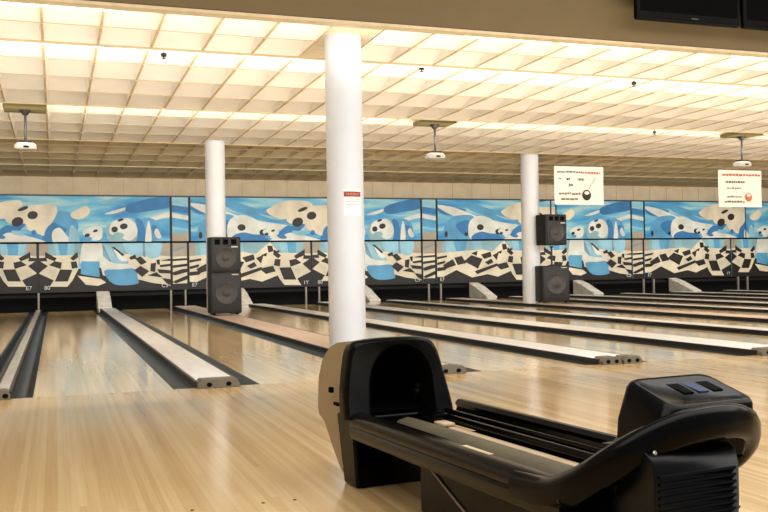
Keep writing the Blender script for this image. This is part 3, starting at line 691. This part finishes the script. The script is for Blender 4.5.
# pedestal under the rack
q = MB()
q.rings([[V(.06, .5+.0*t, z), V(.45, .5, z), V(.45, 1.70, z), V(.06, 1.70, z)] for z, t in ((0, 0), (.15, 0), (.2, 0))], True, True, True)
q.rings([[V(.06, .5, .2), V(.45, .5, .2), V(.45, 1.7, .2), V(.06, 1.7, .2)], [V(.0, .22, .235), V(.51, .22, .235), V(.51, 1.7, .235), V(.0, 1.7, .235)]], True, False, True)
pd = q.build('pedestal', M['black_pl'], BR)
bv = pd.modifiers.new('bevel', 'BEVEL'); bv.width = .008; bv.segments = 2; bv.limit_method = 'ANGLE'
q = MB(); q.tube([V(.056, .56, .20), V(.056, .80, .10), V(.056, 1.05, .0)], .005, 8); q.build('panel_seam', M['post'], pd, 40)
# end arch: the rails sweep up and join over the nose
arch = smooth_open([(-.012, 1.30, .272), (-.012, 1.48, .285), (.0, 1.60, .335), (.035, 1.69, .40), (.10, 1.745, .455), (.19, 1.775, .492), (.28, 1.785, .505), (.38, 1.775, .505), (.47, 1.745, .485), (.54, 1.69, .435), (.57, 1.60, .365), (.555, 1.48, .30), (.535, 1.30, .29)], 5)
q = MB(); nA = len(arch)
def arch_ring(i, n=14):
    p = Vector(arch[i]); d = (Vector(arch[min(i+1, nA-1)])-Vector(arch[max(i-1, 0)])).normalized()
    out = Vector((p.x-.26, max(p.y-1.2, .02)*.9, 0)).normalized(); up = d.cross(out).normalized()
    if up.z < 0: up = -up
    out = up.cross(d).normalized()
    if out.dot(Vector((p.x-.26, p.y-1.2, 0))) < 0: out = -out
    return [V(*(p+out*.036*math.copysign(abs(math.cos(t))**.8, math.cos(t))+up*.05*math.copysign(abs(math.sin(t))**.8, math.sin(t)))) for t in [2*PI*k/n for k in range(n)]]
q.rings([arch_ring(i) for i in range(nA)], True, True, True); q.build('end_arch', M['black_pl'], BR, 60)
q = MB()
r0 = [V(a, b, c-.01) for a, b, c in arch]; r1 = [V(.26+(a-.26)*.93, 1.2+(b-1.2)*.93, min(c-.05, .40)) for a, b, c in arch]
r2 = [V(.26+(a-.26)*.80, 1.2+(b-1.2)*.86, min(c-.12, .26)) for a, b, c in arch]; r3 = [V(.26+(a-.26)*.72, 1.2+(b-1.2)*.8, 0) for a, b, c in arch]
q.rings([r0, r1, r2, r3], False); q.build('end_skirt', M['black_pl'], BR, 60)
q = MB(); ins = [V(.26+(a-.26)*.55, 1.45+(b-1.45)*.35, c-.005) for a, b, c in arch]
q.rings([r0, [tuple((x+y)/2+(0, 0, .02)[j] for j, (x, y) in enumerate(zip(p, s))) for p, s in zip(r0, ins)], ins], False); q.add(ins, [tuple(range(nA))]); q.build('top_cover', M['black_pl'], BR, 60)
# vent box on the nose
q = MB(); vp = [(1.60, .0), (1.775, .0), (1.80, .10), (1.815, .30), (1.815, .395), (1.805, .43), (1.78, .447), (1.70, .452), (1.60, .445)]
q.rings([[V(u, v, z) for v, z in vp] for u in (.075, .078, .372, .375)], True, True, True)
vb = q.build('vent_box', M['navy'], BR, 50); bv = vb.modifiers.new('bevel', 'BEVEL'); bv.width = .012; bv.segments = 3; bv.limit_method = 'ANGLE'; bv.angle_limit = math.radians(40)
for k in range(15):
    z = .385-.0185*k
    q = MB(); vv = 1.815-max(0, (.30-z))*.075
    q.rings([[V(u, vv-.012, z+.007), V(u, vv+.004, z+.004), V(u, vv+.006, z-.002), V(u, vv-.012, z-.007)] for u in (.09, .36)], True, True, True); q.build('louvre', M['navy'], vb, 60)
q = MB(); q.lathe([(.006, .441), (.007, .446), (.003, .452)], .10, -1.79, 12); q.build('screw', M['chrome'], vb, 40)
# control console behind the arch crest
def con(c0, c1, u0, u1, r, z): return None
q = MB()
def rr(u0, u1, v0, v1, zf, zb, r=.035, n=5):
    out = []
    for cx, cy, a0 in ((u1-r, v1-r, 0), (u0+r, v1-r, PI/2), (u0+r, v0+r, PI), (u1-r, v0+r, 3*PI/2)):
        for k in range(n+1):
            a = a0+PI/2*k/n; x, y = cx+r*math.cos(a), cy+r*math.sin(a); t = (y-v0)/(v1-v0); out.append(V(x, y, zb+(zf-zb)*t))
    return out
u0, u1 = .172, .512; v0, v1 = 1.55, 1.75
q.rings([rr(u0-.03, u1-.03, v0-.0, v1-.0, .40, .30), rr(u0-.015, u1+.0, v0, v1+.01, .50, .50), rr(u0+.018, u1+.004, v0, v1+.006, .540, .592), rr(u0+.028, u1, v0+.006, v1, .552, .607), rr(u0+.038, u1-.012, v0+.016, v1-.012, .558, .611),
         rr(u0+.048, u1-.022, v0+.026, v1-.022, .556, .605)], True, False, True)
cs = q.build('console', M['black_pl'], BR, 50)
zc = lambda v: .611-(v-v0)*(.054/.20)
for k in range(3):
    a = .305+.056*k
    q = MB(); 
    q.rings([[V(a+dx, v, zc(v)-.003+dz) for dx, v in ((0, 1.61), (.046, 1.61), (.046, 1.675), (.012, 1.675))] for dz in (-.004, .003)], True, True, True)
    q.build('button_slot', M['blue_btn'] if k == 1 else M['hole'], cs)

# ------------------------------------------------------------------ camera
cam = bpy.data.cameras.new('camera'); co = bpy.data.objects.new('camera', cam); COL.objects.link(co)
cam.sensor_width = 36; cam.lens = 929.084/768*36; cam.clip_end = 200
yaw, pit, rol = .34051924, .01288421, -.01689666
fwd = Vector((math.sin(yaw)*math.cos(pit), math.cos(yaw)*math.cos(pit), math.sin(pit)))
r = Vector((math.cos(yaw), -math.sin(yaw), 0)); u = r.cross(fwd)
r2 = math.cos(rol)*r+math.sin(rol)*u; u2 = -math.sin(rol)*r+math.cos(rol)*u
mw = Matrix((r2, u2, -fwd)).transposed().to_4x4(); mw.translation = (0, 0, .95)
co.matrix_world = mw; S.camera = co

# ------------------------------------------------------------------ light
def area(name, loc, rot, sx, sy, power, col):
    l = bpy.data.lights.new(name, 'AREA'); l.shape = 'RECTANGLE'; l.size = sx; l.size_y = sy; l.energy = power; l.color = col
    o = bpy.data.objects.new(name, l); o.location = loc; o.rotation_euler = rot; COL.objects.link(o); return o
WARM = (1., .965, .90)
xm, wx = 10.7, 29
# rows of tubes behind the ceiling lips, shining towards the pins
area('lip_row_light', (xm, 9.72, CZ-.22), (math.radians(100), 0, 0), wx, .08, 80, WARM)
area('lip_row_light', (xm, 11.36, CZ-.30), (math.radians(102), 0, 0), wx, .08, 190, WARM)
area('lip_row_light', (xm, 15.48, CZ-.30), (math.radians(102), 0, 0), wx, .08, 240, WARM)
# added unseen fill lamps facing up, standing in for bounced light on the ceiling
area('ceiling_fill_light', (xm, 6.2, .9), (math.radians(128), 0, 0), wx, 1.0, 720, WARM)
area('ceiling_fill_light', (xm, 11.2, .8), (math.radians(132), 0, 0), wx, 1.0, 330, WARM)
# added unseen fill lamp past the third lip, brightening the mural
ml = area('mural_fill_light', (xm, 20.2, CZ-.12), (math.radians(66), 0, 0), wx, .25, 270, WARM); ml.data.spread = math.radians(80)
# lamps over the seating side, out of frame behind and above
area('concourse_light', (4, 2.0, 4.6), (math.radians(14), 0, 0), 14, 3.5, 420, (1., .96, .9))
area('concourse_light', (12, 5.5, 4.7), (math.radians(14), 0, 0), 16, 2, 300, (1., .96, .9))
w = bpy.data.worlds.new('world'); S.world = w; w.use_nodes = True
w.node_tree.nodes['Background'].inputs[0].default_value = (1., .97, .92, 1); w.node_tree.nodes['Background'].inputs[1].default_value = .35
S.view_settings.view_transform = 'Standard'; S.view_settings.look = 'None'; S.view_settings.exposure = 0
